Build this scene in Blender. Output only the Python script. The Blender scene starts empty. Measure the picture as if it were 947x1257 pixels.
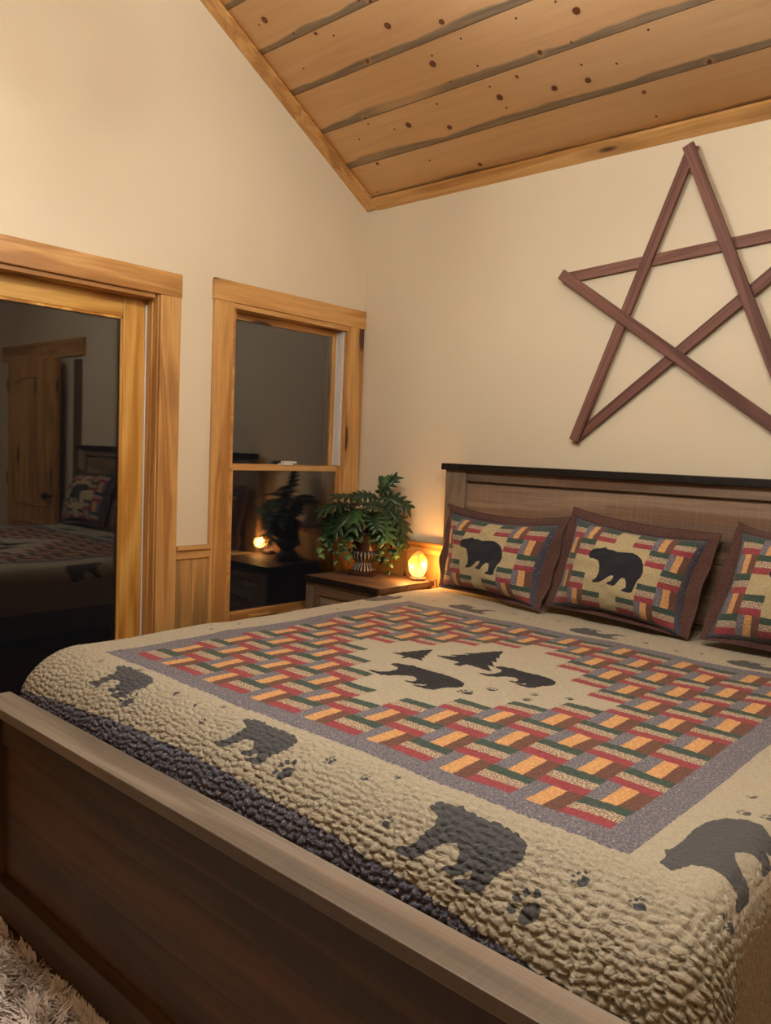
import bpy, bmesh, math, random
import numpy as np
from mathutils import Vector, Matrix
random.seed(7); rng = np.random.default_rng(5)
S = bpy.context.scene; COL = S.collection
pi = math.pi; FLOOR = -0.10

# ------------------------------------------------------------------ materials
def lin(c):
    o = []
    for v in c[:3]:
        v /= 255.0
        o.append(v/12.92 if v <= .04045 else ((v+.055)/1.055)**2.4)
    return (*o, 1.0)

class G:
    """small helper around one node tree"""
    def __init__(s, name):
        s.m = bpy.data.materials.new(name); s.m.use_nodes = True
        s.t = s.m.node_tree; s.b = s.t.nodes['Principled BSDF']; s.out = s.t.nodes['Material Output']
    def n(s, typ, **kw):
        nd = s.t.nodes.new(typ)
        for k, v in kw.items(): setattr(nd, k, v)
        return nd
    def put(s, sock, v):
        if isinstance(v, V): v = v.s
        if isinstance(v, bpy.types.NodeSocket): s.t.links.new(v, sock)
        else: sock.default_value = v
    def math(s, op, *a, clamp=False):
        nd = s.n('ShaderNodeMath', operation=op, use_clamp=clamp)
        for i, x in enumerate(a): s.put(nd.inputs[i], x)
        return V(s, nd.outputs[0])
    def coord(s, which='Object'): return s.n('ShaderNodeTexCoord').outputs[which]
    def attr(s, name):
        return V(s, s.n('ShaderNodeAttribute', attribute_name=name).outputs['Fac'])
    def sep(s, vec):
        nd = s.n('ShaderNodeSeparateXYZ'); s.put(nd.inputs[0], vec)
        return [V(s, nd.outputs[i]) for i in range(3)]
    def comb(s, x, y, z=0.0):
        nd = s.n('ShaderNodeCombineXYZ')
        for i, q in enumerate((x, y, z)): s.put(nd.inputs[i], q)
        return nd.outputs[0]
    def map(s, vec, scale=(1, 1, 1), loc=(0, 0, 0)):
        nd = s.n('ShaderNodeMapping'); s.put(nd.inputs['Vector'], vec)
        nd.inputs['Scale'].default_value = scale; nd.inputs['Location'].default_value = loc
        return nd.outputs[0]
    def noise(s, vec, scale=5., detail=3., rough=.55, dist=0.):
        nd = s.n('ShaderNodeTexNoise'); s.put(nd.inputs['Vector'], vec)
        nd.inputs['Scale'].default_value = scale; nd.inputs['Detail'].default_value = detail
        nd.inputs['Roughness'].default_value = rough; nd.inputs['Distortion'].default_value = dist
        return V(s, nd.outputs[0])
    def voro(s, vec, scale=5., feature='F1', dims='3D', rnd=1.):
        nd = s.n('ShaderNodeTexVoronoi', feature=feature, voronoi_dimensions=dims); s.put(nd.inputs['Vector'], vec)
        nd.inputs['Scale'].default_value = scale; nd.inputs['Randomness'].default_value = rnd
        return nd
    def white(s, w):
        nd = s.n('ShaderNodeTexWhiteNoise', noise_dimensions='1D'); s.put(nd.inputs['W'], w)
        return V(s, nd.outputs[0])
    def ss(s, x, a, b):
        nd = s.n('ShaderNodeMapRange', interpolation_type='SMOOTHSTEP'); s.put(nd.inputs[0], x)
        s.put(nd.inputs[1], a); s.put(nd.inputs[2], b)
        return V(s, nd.outputs[0])
    def mix(s, f, a, b, blend='MIX'):
        nd = s.n('ShaderNodeMix', data_type='RGBA', blend_type=blend, clamp_factor=True)
        s.put(nd.inputs[0], f); s.put(nd.inputs[6], a); s.put(nd.inputs[7], b)
        return nd.outputs[2]
    def ramp(s, f, stops):
        nd = s.n('ShaderNodeValToRGB'); s.put(nd.inputs[0], f)
        e = nd.color_ramp.elements
        while len(e) < len(stops): e.new(.5)
        for el, (p, c) in zip(e, stops): el.position = p; el.color = c
        return nd.outputs[0]
    def bump(s, h, strength=.3, dist=.01, normal=None):
        nd = s.n('ShaderNodeBump'); s.put(nd.inputs['Height'], h)
        s.put(nd.inputs['Strength'], strength); nd.inputs['Distance'].default_value = dist
        if normal is not None: s.put(nd.inputs['Normal'], normal)
        return nd.outputs[0]
    def fin(s, col, rough=.6, normal=None, **kw):
        s.put(s.b.inputs['Base Color'], col); s.put(s.b.inputs['Roughness'], rough)
        if normal is not None: s.put(s.b.inputs['Normal'], normal)
        for k, v in kw.items(): s.put(s.b.inputs[k.replace('_', ' ')], v)
        return s.m
class V:
    def __init__(s, g, sock): s.g, s.s = g, sock
    def __add__(s, o): return s.g.math('ADD', s, o)
    __radd__ = __add__
    def __sub__(s, o): return s.g.math('SUBTRACT', s, o)
    def __rsub__(s, o): return s.g.math('SUBTRACT', o, s)
    def __mul__(s, o): return s.g.math('MULTIPLY', s, o)
    __rmul__ = __mul__
    def __truediv__(s, o): return s.g.math('DIVIDE', s, o)
    def __gt__(s, o): return s.g.math('GREATER_THAN', s, o)
    def __lt__(s, o): return s.g.math('LESS_THAN', s, o)
    def floor(s): return s.g.math('FLOOR', s)
    def fract(s): return s.g.math('FRACT', s)
    def abs(s): return s.g.math('ABSOLUTE', s)
    def max(s, o): return s.g.math('MAXIMUM', s, o)
    def min(s, o): return s.g.math('MINIMUM', s, o)

def plain(name, c, rough=.5, metal=0., nscale=0, namp=.12, bump=0., **kw):
    g = G(name); col = lin(c)
    if nscale:
        n = g.noise(g.coord(), nscale, 4)
        d = tuple(x*(1-namp) for x in col[:3]) + (1,); l = tuple(min(1, x*(1+namp)) for x in col[:3]) + (1,)
        col = g.ramp(n, [(.3, d), (.7, l)])
        if bump: kw['normal'] = g.bump(n, bump, .003)
    return g.fin(col, rough, Metallic=metal, **kw)

def wood(name, dark, mid, light, axis, rough=.45, knots=True, along=.7, across=9., contrast=.28, bands=0., saw=0., coat=0., ringw=.14):
    g = G(name); co = g.coord()
    rnd = g.n('ShaderNodeObjectInfo').outputs['Random']
    off = g.n('ShaderNodeVectorMath', operation='MULTIPLY_ADD')
    g.put(off.inputs[0], g.comb(V(g, rnd), V(g, rnd)*1.7, V(g, rnd)*2.3)); off.inputs[1].default_value = (13, 13, 13); g.put(off.inputs[2], co)
    co = off.outputs[0]
    sc = [across]*3; sc[axis] = along
    p = g.map(co, sc)
    n1 = g.noise(p, 1., 3, .5, .6)
    rings = g.math('SINE', n1*26.)*.5 + .5
    fs = [130.]*3; fs[axis] = 3.
    fine = g.noise(g.map(co, fs), 1., 3, .6)
    broad = g.noise(g.map(co, [2.2 if i != axis else .6 for i in range(3)]), 1., 2)
    f = n1*.40 + rings*ringw + broad*(.56 - ringw)
    col = g.ramp(f, [(.32, lin(dark)), (.5, lin(mid)), (.72, lin(light))])
    col = g.mix(g.ss(fine, .35, .75)*contrast, col, lin([c*.55 for c in dark]))
    if bands:
        bs = [9.]*3; bs[axis] = .55
        b = g.noise(g.map(co, bs, (3.1, 1.7, .3)), 1., 2, .5)
        col = g.mix(g.ss(b, .52, .68)*bands, col, lin((46, 42, 38)))
        b2 = g.noise(g.map(co, bs, (7.1, 4.7, 9.3)), 1., 2, .5)
        col = g.mix(g.ss(b2, .55, .7)*bands*.7, col, lin((120, 78, 44)))
    if saw:
        ws = [3.]*3; ws[axis] = 160.
        w = g.noise(g.map(co, ws), 1., 2)
        col = g.mix(g.ss(w, .5, .75)*saw, col, lin([min(255, c*1.35) for c in light]))
    if knots:
        ks = [6.]*3; ks[axis] = 1.7
        kv = g.voro(g.map(co, ks), 1.); d = V(g, kv.outputs['Distance'])
        col = g.mix(g.ss(d, .36, .16)*.5, col, lin([c*.8 for c in dark]))
        col = g.mix(g.ss(d, .16, .12), col, lin((78, 44, 24)))
    return g.fin(col, rough, g.bump(fine*.5 + n1*.5, .18, .002), Coat_Weight=coat, Coat_Roughness=.25)

PINE = [wood('honey pine %s' % 'xyz'[a], (166, 114, 58), (196, 145, 82), (216, 169, 107), a, .5, coat=.08, ringw=.2) for a in range(3)]
DOORPINE = [wood('amber varnished pine %s' % 'xyz'[a], (166, 108, 40), (200, 144, 64), (220, 172, 92), a, .35, False, .45, 6., .2, coat=.3, ringw=.3) for a in range(3)]
PANEL = wood('pine wainscot boards', (150, 116, 66), (196, 146, 88), (214, 166, 112), 2, .5, True, .6, 10., .3)
RUSTIC = [wood('rustic brown wood %s' % 'xyz'[a], (76, 54, 38), (104, 77, 56), (132, 102, 76), a, .6, False, .8, 7., .35, bands=.55, saw=.07) for a in range(3)]
HEADW = wood('weathered headboard plank', (100, 80, 64), (136, 111, 90), (164, 140, 116), 0, .6, False, .8, 7., .35, bands=.6, saw=.08)
RUSTICG = [wood('weathered grey brown wood %s' % 'xyz'[a], (104, 90, 74), (136, 120, 100), (160, 146, 124), a, .5, False, .8, 7., .3, bands=.35, saw=.06) for a in range(3)]
STARW = wood('rust red painted lath', (92, 56, 46), (118, 78, 66), (142, 104, 90), 0, .7, False, .9, 14., .4)
FLOORW = wood('dark oak floor', (132, 100, 62), (164, 128, 84), (188, 154, 108), 0, .4, True, .6, 7., .4)
BLACKM = plain('dark iron strap', (40, 36, 33), .5, .6, 30, .25, .15)
BRONZE = plain('aged bronze', (70, 52, 36), .4, .9, 20, .2)
WHITEP = plain('white vinyl', (205, 200, 190), .45, 0, 8, .04)
BLACKP = plain('black plastic', (24, 22, 21), .45, 0, 8, .1)
MATTR = plain('mattress ticking', (205, 198, 185), .9, 0, 60, .06)

DARKP = wood('dark bounce-cutting wall wood', (96, 62, 34), (122, 82, 46), (146, 102, 62), 0, .5)  # dark tone made up for the unseen front wall to cut bounce light
FOOTW = [wood('dark brown footboard wood %s' % 'xyz'[a], (56, 38, 20), (80, 54, 30), (106, 76, 46), a, .6, False, .8, 7., .35, bands=.6, saw=.06) for a in range(3)]
CAPW = wood('weathered grey cap board', (110, 98, 84), (140, 128, 112), (160, 149, 132), 0, .55, False, .6, 7., .3, bands=.3, saw=.03)
def wallpaint():
    g = G('warm beige wall paint'); co = g.coord()
    n = g.noise(co, 260., 3); b = g.noise(co, 1.3, 2)
    return g.fin(g.ramp(b, [(.3, lin((208, 194, 167))), (.7, lin((214, 201, 174)))]), .62, g.bump(n, .04, .002))
WALL = wallpaint()

def glassmat():
    g = G('dark window glass'); g.fin((1, 1, 1, 1), .0)
    g.put(g.b.inputs['Transmission Weight'], 1.); g.put(g.b.inputs['IOR'], 1.5)
    return g.m
GLASS = glassmat()

def ceilingmat():
    g = G('knotty pine tongue and groove ceiling'); uv = g.coord('UV')
    u, v, _ = g.sep(uv)
    vv = (v - .045)/.235; i = vv.floor(); f = vv.fract()
    r = g.white(i)
    shift = g.comb(u + r*17.3, v)
    grain = g.noise(g.map(shift, (1.1, 26., 1)), 1., 4, .55, .8)
    fine = g.noise(g.map(shift, (5., 240., 1)), 1., 2)
    broad = g.noise(g.map(shift, (.9, 5., 1)), 1., 2)
    col = g.ramp(grain*.5 + broad*.5, [(.3, lin((232, 192, 146))), (.52, lin((244, 208, 162))), (.75, lin((250, 220, 178)))])
    col = g.mix(g.ss(fine, .45, .8)*.12, col, lin((170, 118, 72)))
    col = g.mix(r*.16, col, lin((206, 150, 96)))
    # blue-grey sap stain that runs along the board edges
    w = g.noise(g.map(shift, (1.6, 3., 1)), 1., 3)
    w2 = g.noise(g.comb(u*2.3 + i*7.7, i*3.1), 1., 3)
    lo = g.ss(f + (w - .5)*.10, .28*w2 + .03, .21*w2 + .01)
    hi = g.ss(f + (w - .5)*.10, 1.03 - .10*w2, 1.06 - .10*w2)
    st = (lo.max(hi*.7))*g.ss(g.noise(g.comb(u*1.2 + i*4.4, i*1.3), 1., 2), .2, .38)
    col = g.mix(st*.88, col, g.mix(g.ss(g.noise(g.map(shift, (3., 60., 1)), 1., 3), .3, .7), lin((116, 108, 98)), lin((160, 146, 126))))
    # knots
    kv = g.voro(shift, 4.3, dims='2D'); d = V(g, kv.outputs['Distance'])
    pick = g.sep(kv.outputs['Color'])
    keep = pick[0] > .34
    wob = d + (g.noise(shift, 60., 2) - .5)*.03
    rad = pick[1]*.04 + .032
    col = g.mix(g.ss(wob, rad*3., rad*1.2)*keep*.4, col, lin((232, 190, 134)))
    ring = g.ss(wob, rad*1.15, rad*.95)*keep
    col = g.mix(ring, col, lin((112, 58, 40)))
    col = g.mix(g.ss(wob, rad*.6, rad*.45)*keep*(pick[2] > .4), col, lin((146, 88, 60)))
    k2 = g.voro(g.map(shift, (1, 1, 1), (5.3, 2.2, 0)), 7., dims='2D'); d2 = V(g, k2.outputs['Distance'])
    col = g.mix((d2 < .035)*(g.sep(k2.outputs['Color'])[0] > .6), col, lin((88, 46, 34)))
    seam = g.ss(g.math('ABSOLUTE', f - .5), .487, .494)
    col = g.mix(seam*.75, col, lin((90, 64, 42)))
    return g.fin(col, .5, g.bump(g.math('MULTIPLY', seam, -1.), .6, .004))
CEIL = ceilingmat()

# --- quilting fabrics
def fabric_set(g, p):
    """colours of the print fabrics at flat cloth position p (metres)"""
    sp1 = g.noise(p, 270., 2, .6); sp2 = V(g, g.voro(p, 130., dims='2D').outputs['Distance']); sp3 = g.noise(p, 120., 3, .6)
    red = g.mix(g.ss(sp3, .4, .65)*.4, lin((136, 52, 60)), lin((160, 86, 88)))
    green = g.mix(g.ss(sp3, .4, .65)*.5, lin((50, 68, 60)), lin((74, 90, 78)))
    pr = g.mix(g.ss(sp1, .47, .55), lin((112, 90, 80)), lin((198, 180, 150)))
    grey = g.mix(g.ss(sp2, .36, .22)*.6, lin((98, 95, 104)), lin((142, 137, 140)))
    grey = g.mix(g.ss(sp3, .62, .68)*.8, grey, lin((176, 168, 158)))
    orange = g.mix(g.ss(sp3, .42, .62), lin((188, 138, 84)), lin((208, 162, 110)))
    brown = g.mix(g.ss(sp1, .42, .6)*.7, lin((88, 54, 44)), lin((124, 88, 72)))
    navy = g.mix(g.ss(sp3, .58, .68)*.8, g.mix(g.ss(sp2, .4, .2)*.5, lin((84, 84, 99)), lin((118, 117, 128))), lin((190, 184, 172)))
    return dict(red=red, green=green, pr=pr, grey=grey, orange=orange, brown=brown, navy=navy)

def beige_cloth(g, p, a=(180, 171, 149), b=(150, 141, 121)):
    x, y, _ = g.sep(p)
    wv = (g.math('SINE', x*1500.)*g.math('SINE', y*1500.))
    w = g.noise(g.map(p, (60, 900, 1)), 1., 2)*.5 + g.noise(g.map(p, (900, 60, 1)), 1., 2)*.5
    return g.mix(g.ss(w + wv*.06, .36, .64), lin(b), lin(a))

def railfence(g, c, r, F):
    """rail-fence patchwork: c, r are block coordinates"""
    cf, rf, fx, fy = c.floor(), r.floor(), c.fract(), r.fract()
    par = g.math('PINGPONG', cf + rf, 1.) > .5
    A = g.mix(fy > .333, F['red'], g.mix(fy > .667, F['pr'], F['green']))
    B = g.mix(fx > .333, F['grey'], g.mix(fx > .667, F['orange'], F['brown']))
    return cf, rf, A, B, par

def quilt_mat():
    g = G('bear and rail fence patchwork quilt'); p = g.coord('UV'); u, v, _ = g.sep(p)
    wob = (g.noise(p, 16., 2) - .5)*.006
    uu = u + wob; vv = v + (g.noise(g.map(p, (1, 1, 1), (4, 9, 0)), 16., 2) - .5)*.006
    F = fabric_set(g, p)
    c = (uu - .941)/.1093; r = (vv + 1.98)/.1055
    cf, rf, A, B, par = railfence(g, c, r, F)
    blk = g.mix(par, A, B)
    dia = ((cf - 7.).abs() + (rf - 6.).abs()) < 4.5
    bg = beige_cloth(g, p)
    fld = g.mix(dia, blk, bg)
    inside = (g.math('ABSOLUTE', c - 7.5) < 7.5)*(g.math('ABSOLUTE', r - 6.5) < 6.5)
    bord = (g.math('ABSOLUTE', uu - 1.7608) < .8875)*(g.math('ABSOLUTE', vv + 1.2943) < .7525)
    col = g.mix(bord, bg, F['grey']); col = g.mix(inside, col, fld)
    hem = g.attr('hem')
    col = g.mix(hem + wob*2. > 0., col, F['navy'])
    bear = g.attr('bear')
    bcol = g.mix(inside, g.mix(g.noise(p, 300., 2), lin((66, 66, 68)), lin((84, 84, 85))), g.mix(g.noise(p, 300., 2), lin((20, 21, 27)), lin((34, 34, 40))))
    col = g.mix(g.ss(bear + (g.noise(p, 160., 1) - .5)*.002, -.0006, .0006), col, bcol)
    # stitched puckers
    q = g.n('ShaderNodeVectorMath', operation='ADD'); g.put(q.inputs[0], p)
    nz = g.n('ShaderNodeTexNoise'); g.put(nz.inputs['Vector'], p); nz.inputs['Scale'].default_value = 24.
    sc = g.n('ShaderNodeVectorMath', operation='SCALE'); g.put(sc.inputs[0], nz.outputs['Color']); sc.inputs['Scale'].default_value = .022
    g.put(q.inputs[1], sc.outputs[0])
    e = V(g, g.voro(g.map(q.outputs[0], (52, 74, 1)), 1., 'DISTANCE_TO_EDGE', '2D').outputs[0])
    h = g.ss(e, 0., .24) + g.noise(p, 420., 2)*.25 + g.noise(g.map(p, (40, 260, 1)), 1., 2)*.3
    return g.fin(col, .95, g.bump(h, .34, .005), Sheen_Weight=.04, Sheen_Roughness=.6)
QUILT = quilt_mat()

def sham_mat():
    g = G('bear patchwork sham front'); p = g.coord('UV'); u, v, _ = g.sep(p)
    rep = g.n('ShaderNodeObjectInfo').outputs['Random']
    wob = (g.noise(p, 14., 2) - .5)*.006
    F = fabric_set(g, p)
    c = (u + wob)/.08; r = (v + (g.noise(g.map(p, (1, 1, 1), (3, 5, 0)), 14., 2) - .5)*.006)/.075
    cf, rf, A, B, par = railfence(g, c, r, F)
    blk = g.mix(par, A, B)
    bg = beige_cloth(g, p, (186, 171, 132), (156, 141, 104))
    dia = ((cf - 3.).abs() + (rf - 2.).abs()) < 2.5
    col = g.mix(dia, blk, bg)
    inside = (g.math('ABSOLUTE', c - 3.5) < 3.5)*(g.math('ABSOLUTE', r - 2.5) < 2.5)
    col = g.mix(inside, g.mix(.6, F['navy'], lin((44, 44, 54))), col)
    bear = g.attr('bear')
    col = g.mix(g.ss(bear, -.0006, .0006), col, g.mix(g.noise(p, 300., 2), lin((22, 23, 30)), lin((36, 37, 46))))
    e = V(g, g.n('ShaderNodeTexWave', wave_type='BANDS', bands_direction='DIAGONAL').outputs['Fac'])
    g.put(e.s.node.inputs['Vector'], p); e.s.node.inputs['Scale'].default_value = 22.
    e.s.node.inputs['Distortion'].default_value = 6.; e.s.node.inputs['Detail'].default_value = 2.; e.s.node.inputs['Detail Scale'].default_value = 3.
    h = e*.6 + g.noise(p, 300., 2)*.4 + g.noise(p, 70., 2)*.5
    return g.fin(col, .95, g.bump(h, .45, .005), Sheen_Weight=.12)
SHAM = sham_mat()
def brown_cloth():
    g = G('chocolate brown flange cloth'); co = g.coord()
    n = g.noise(co, 240., 3); m = g.noise(co, 45., 3)
    return g.fin(g.mix(g.ss(n, .35, .65), lin((64, 40, 34)), lin((92, 62, 54))), .95, g.bump(n*.4 + m, .45, .004), Sheen_Weight=.12)
BROWNC = brown_cloth()

def leafmat(name, a, b, c):
    g = G(name); co = g.coord(); r = g.attr('leafrand')
    n = g.noise(co, 30., 3)
    col = g.mix(g.ss(n, .35, .7), lin(a), lin(b)); col = g.mix(g.ss(r, .55, 1.)*.8, col, lin(c))
    return g.fin(col, .38, g.bump(n, .2, .003), Specular_IOR_Level=.5)
LEAF = leafmat('split philodendron leaf', (22, 46, 26), (36, 66, 36), (62, 98, 52))
IVY = leafmat('ivy leaf', (30, 54, 30), (48, 78, 42), (104, 128, 74))
STEM = plain('green stem', (58, 62, 32), .5, 0, 40, .2)
URNB = plain('dark bronze urn', (58, 34, 24), .32, .15, 26, .35, .2)
def urnflute():
    g = G('fluted urn with whitewash'); co = g.coord(); x, y, z = g.sep(co)
    a = g.math('ARCTAN2', y, x)
    rib = g.math('SINE', a*22.)*.5 + .5
    n = g.noise(co, 90., 3)
    return g.fin(g.mix(g.ss(rib + (n - .5)*.9, .62, 1.1), lin((50, 34, 27)), lin((156, 148, 136))), .55, g.bump(rib, .5, .006))
URNF = urnflute()

def saltmat():
    g = G('glowing salt crystal'); co = g.coord()
    n = g.noise(co, 26., 4, .6, .4); n2 = g.noise(co, 70., 3)
    col = g.ramp(n, [(.3, lin((238, 120, 30))), (.5, lin((255, 176, 72))), (.7, lin((255, 222, 150)))])
    x, y, z = g.sep(co)
    # nearer the bulb inside the crystal glows more
    dd = g.math('SQRT', x*x*1.0 + y*y*1.0 + (z - .06)*(z - .06))
    k = g.ss(dd + (n - .5)*.03, .066, .014)
    st = (k*4.6 + .6)*(g.ss(n, .25, .7)*.7 + .5)
    g.fin(col, .35, g.bump(n + n2*.5, 1., .012))
    g.put(g.b.inputs['Emission Color'], g.mix(k, lin((250, 150, 60)), lin((255, 226, 165)))); g.put(g.b.inputs['Emission Strength'], st)
    return g.m
SALT = saltmat()

# ------------------------------------------------------------------ geometry helpers
class MB:
    def __init__(s): s.bm = bmesh.new()
    def box(s, x0, x1, y0, y1, z0, z1, bev=0., mi=0):
        vs = [s.bm.verts.new((x, y, z)) for x in (x0, x1) for y in (y0, y1) for z in (z0, z1)]
        fs = [s.bm.faces.new([vs[i] for i in q]) for q in ((0, 1, 3, 2), (4, 6, 7, 5), (0, 4, 5, 1), (2, 3, 7, 6), (0, 2, 6, 4), (1, 5, 7, 3))]
        for f in fs: f.material_index = mi
        if bev:
            es = {e for f in fs for e in f.edges}
            bmesh.ops.bevel(s.bm, geom=list(es), offset=bev, segments=2, affect='EDGES', profile=.6)
        return s
    def prism(s, pts, ext, bev=0.):
        """pts: closed 3-D outline, ext: extrusion vector"""
        e = Vector(ext); a = [s.bm.verts.new(p) for p in pts]; b = [s.bm.verts.new(Vector(p) + e) for p in pts]
        n = len(pts); fs = [s.bm.faces.new(a[::-1]), s.bm.faces.new(b)]
        for i in range(n): fs.append(s.bm.faces.new((a[i], a[(i+1) % n], b[(i+1) % n], b[i])))
        if bev:
            es = {q for f in fs for q in f.edges}
            bmesh.ops.bevel(s.bm, geom=list(es), offset=bev, segments=2, affect='EDGES', profile=.6)
        return s
    def lathe(s, prof, c, n=48, rfun=None):
        rows = []
        for r, z in prof:
            row = []
            for k in range(n):
                a = 2*pi*k/n; rr = r*(rfun(a, z) if rfun else 1.)
                row.append(s.bm.verts.new((c[0]+rr*math.cos(a), c[1]+rr*math.sin(a), c[2]+z)))
            rows.append(row)
        for i in range(len(rows)-1):
            for k in range(n): s.bm.faces.new((rows[i][k], rows[i][(k+1) % n], rows[i+1][(k+1) % n], rows[i+1][k]))
        s.bm.faces.new(rows[0][::-1]); s.bm.faces.new(rows[-1])
        return s
    def tube(s, pts, r, n=8, r1=None):
        pts = [Vector(p) for p in pts]; rows = []
        up = Vector((.13, .2, .97))
        for i, p in enumerate(pts):
            t = (pts[min(i+1, len(pts)-1)] - pts[max(i-1, 0)]).normalized()
            x = t.cross(up); x = x.normalized() if x.length > 1e-4 else Vector((1, 0, 0)); y = t.cross(x)
            rr = r if r1 is None else r + (r1-r)*i/(len(pts)-1)
            rows.append([s.bm.verts.new(p + (x*math.cos(2*pi*k/n) + y*math.sin(2*pi*k/n))*rr) for k in range(n)])
        for i in range(len(rows)-1):
            for k in range(n): s.bm.faces.new((rows[i][k], rows[i][(k+1) % n], rows[i+1][(k+1) % n], rows[i+1][k]))
        s.bm.faces.new(rows[0][::-1]); s.bm.faces.new(rows[-1])
        return s
    def sphere(s, c, r, seg=12, sc=(1, 1, 1)):
        m = Matrix.Translation(c) @ Matrix.Diagonal((*[r*k for k in sc], 1))
        bmesh.ops.create_uvsphere(s.bm, u_segments=seg, v_segments=max(6, seg*2//3), radius=1., matrix=m)
        return s
    def build(s, name, mat, parent=None, loc=(0, 0, 0), smooth=False, label=None, kind=None):
        bmesh.ops.recalc_face_normals(s.bm, faces=s.bm.faces)
        off = wloc(parent) if parent else Vector(loc)
        bmesh.ops.translate(s.bm, verts=s.bm.verts, vec=-off)
        me = bpy.data.meshes.new(name); s.bm.to_mesh(me); s.bm.free()
        return link(name, me, mat, parent, off, smooth, label, kind)
WL = {}
def wloc(o): return WL[o.name]
def link(name, me, mat, parent, off, smooth=False, label=None, kind=None):
    for m in (mat if isinstance(mat, (list, tuple)) else [mat]): me.materials.append(m)
    if smooth: me.polygons.foreach_set('use_smooth', [True]*len(me.polygons))
    o = bpy.data.objects.new(name, me); COL.objects.link(o)
    if parent: o.parent = parent
    else: o.location = off
    WL[o.name] = Vector(off)
    if label: o['label'] = label
    if kind: o['kind'] = kind
    return o
def thing(name, loc, label, cat, group=None):
    o = bpy.data.objects.new(name, None); COL.objects.link(o); o.location = loc; o.empty_display_size = .1
    WL[o.name] = Vector(loc); tag(o, label, cat, group); return o
def tag(o, label, cat, group=None):
    o['label'] = label; o['category'] = cat
    if group: o['group'] = group
    return o
def struct(o): o['kind'] = 'structure'; return o
def from_arrays(name, co, faces, mat, parent=None, off=(0, 0, 0), uv=None, attrs=None, smooth=True, kind=None):
    """numpy quads (or n-gons of one size) -> one mesh object; co in world coordinates"""
    off = Vector(wloc(parent)) if parent else Vector(off)
    co = np.asarray(co, np.float32) - np.array(off, np.float32); faces = np.asarray(faces, np.int32)
    k = faces.shape[1]
    me = bpy.data.meshes.new(name); me.vertices.add(len(co)); me.vertices.foreach_set('co', co.ravel())
    me.loops.add(faces.size); me.loops.foreach_set('vertex_index', faces.ravel())
    me.polygons.add(len(faces)); me.polygons.foreach_set('loop_start', np.arange(0, faces.size, k, dtype=np.int32))
    if uv is not None:
        l = me.uv_layers.new(name='UVMap'); l.data.foreach_set('uv', np.asarray(uv, np.float32)[faces.ravel()].ravel())
    for n, a in (attrs or {}).items():
        at = me.attributes.new(n, 'FLOAT', 'POINT'); at.data.foreach_set('value', np.asarray(a, np.float32).ravel())
    me.update(calc_edges=True); me.validate()
    return link(name, me, mat, parent, off, smooth, None, kind)
def gridfaces(nu, nv):
    i = np.arange(nu-1)[:, None]*nv + np.arange(nv-1)[None, :]
    return np.stack([i, i+nv, i+nv+1, i+1], -1).reshape(-1, 4)

# ------------------------------------------------------------------ room shell
RX, RY = 5.1, -5.5; EAVE = 2.744; K = .572; RIDGE = EAVE + K*2.75
def ceil_z(y): return EAVE + K*(-y if y > -2.75 else 5.5+y)
m = MB()
for a in ((-.18, 0, RY, -3.17, FLOOR, EAVE), (-.18, 0, -3.17, -1.335, 2.04, EAVE), (-.18, 0, -1.335, -.935, FLOOR, EAVE),
          (-.18, 0, -.935, -.11, FLOOR, .44), (-.18, 0, -.935, -.11, 2.075, EAVE), (-.18, 0, -.11, .0, FLOOR, EAVE)): m.box(*a)
m.prism([(-.18, 0, EAVE), (-.18, RY, EAVE), (-.18, -2.75, RIDGE)], (.18, 0, 0))
struct(m.build('wall_left', WALL))
m = MB().box(RX, RX+.15, RY, 0, FLOOR, EAVE); m.prism([(RX, 0, EAVE), (RX, RY, EAVE), (RX, -2.75, RIDGE)], (.15, 0, 0))
struct(m.build('wall_right', WALL))
struct(MB().box(-.18, RX+.15, 0, .15, FLOOR, EAVE+.05).build('wall_back', WALL))
struct(MB().box(-.18, RX+.15, RY-.15, RY, FLOOR, EAVE+.05).build('wall_front', DARKP))
# floor boards
def floormat():
    return FLOORW
struct(MB().box(-.18, RX+.15, RY-.15, .15, FLOOR-.08, FLOOR).build('floor', FLOORW))
# ceiling: two board slopes with thickness
co, uv, fc = [], [], []
L = 2.75*math.hypot(1, K)
for y0, z0, y1, z1 in ((.15, EAVE-.15*K, -2.75, RIDGE), (-2.75, RIDGE, RY-.15, EAVE-.15*K)):
    b = len(co)
    n = Vector((0, (z1-z0), (y0-y1))).normalized()*.04
    for (yy, zz, d) in ((y0, z0, 0), (y1, z1, 0), (y0, z0, 1), (y1, z1, 1)):
        for xx in (-.18, RX+.15):
            co.append((xx, yy+(n.y if d else 0), zz+(n.z if d else 0))); uv.append((xx, (-yy if y0 > 0 else 5.5+yy)*math.hypot(1, K) + (0 if y0 > 0 else 40)))
    for q in ((0, 1, 3, 2), (4, 6, 7, 5), (0, 4, 5, 1), (2, 3, 7, 6), (0, 2, 6, 4), (1, 5, 7, 3)): fc.append([b+i for i in q])
struct(from_arrays('ceiling', co, fc, CEIL, uv=uv, smooth=False))
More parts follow.
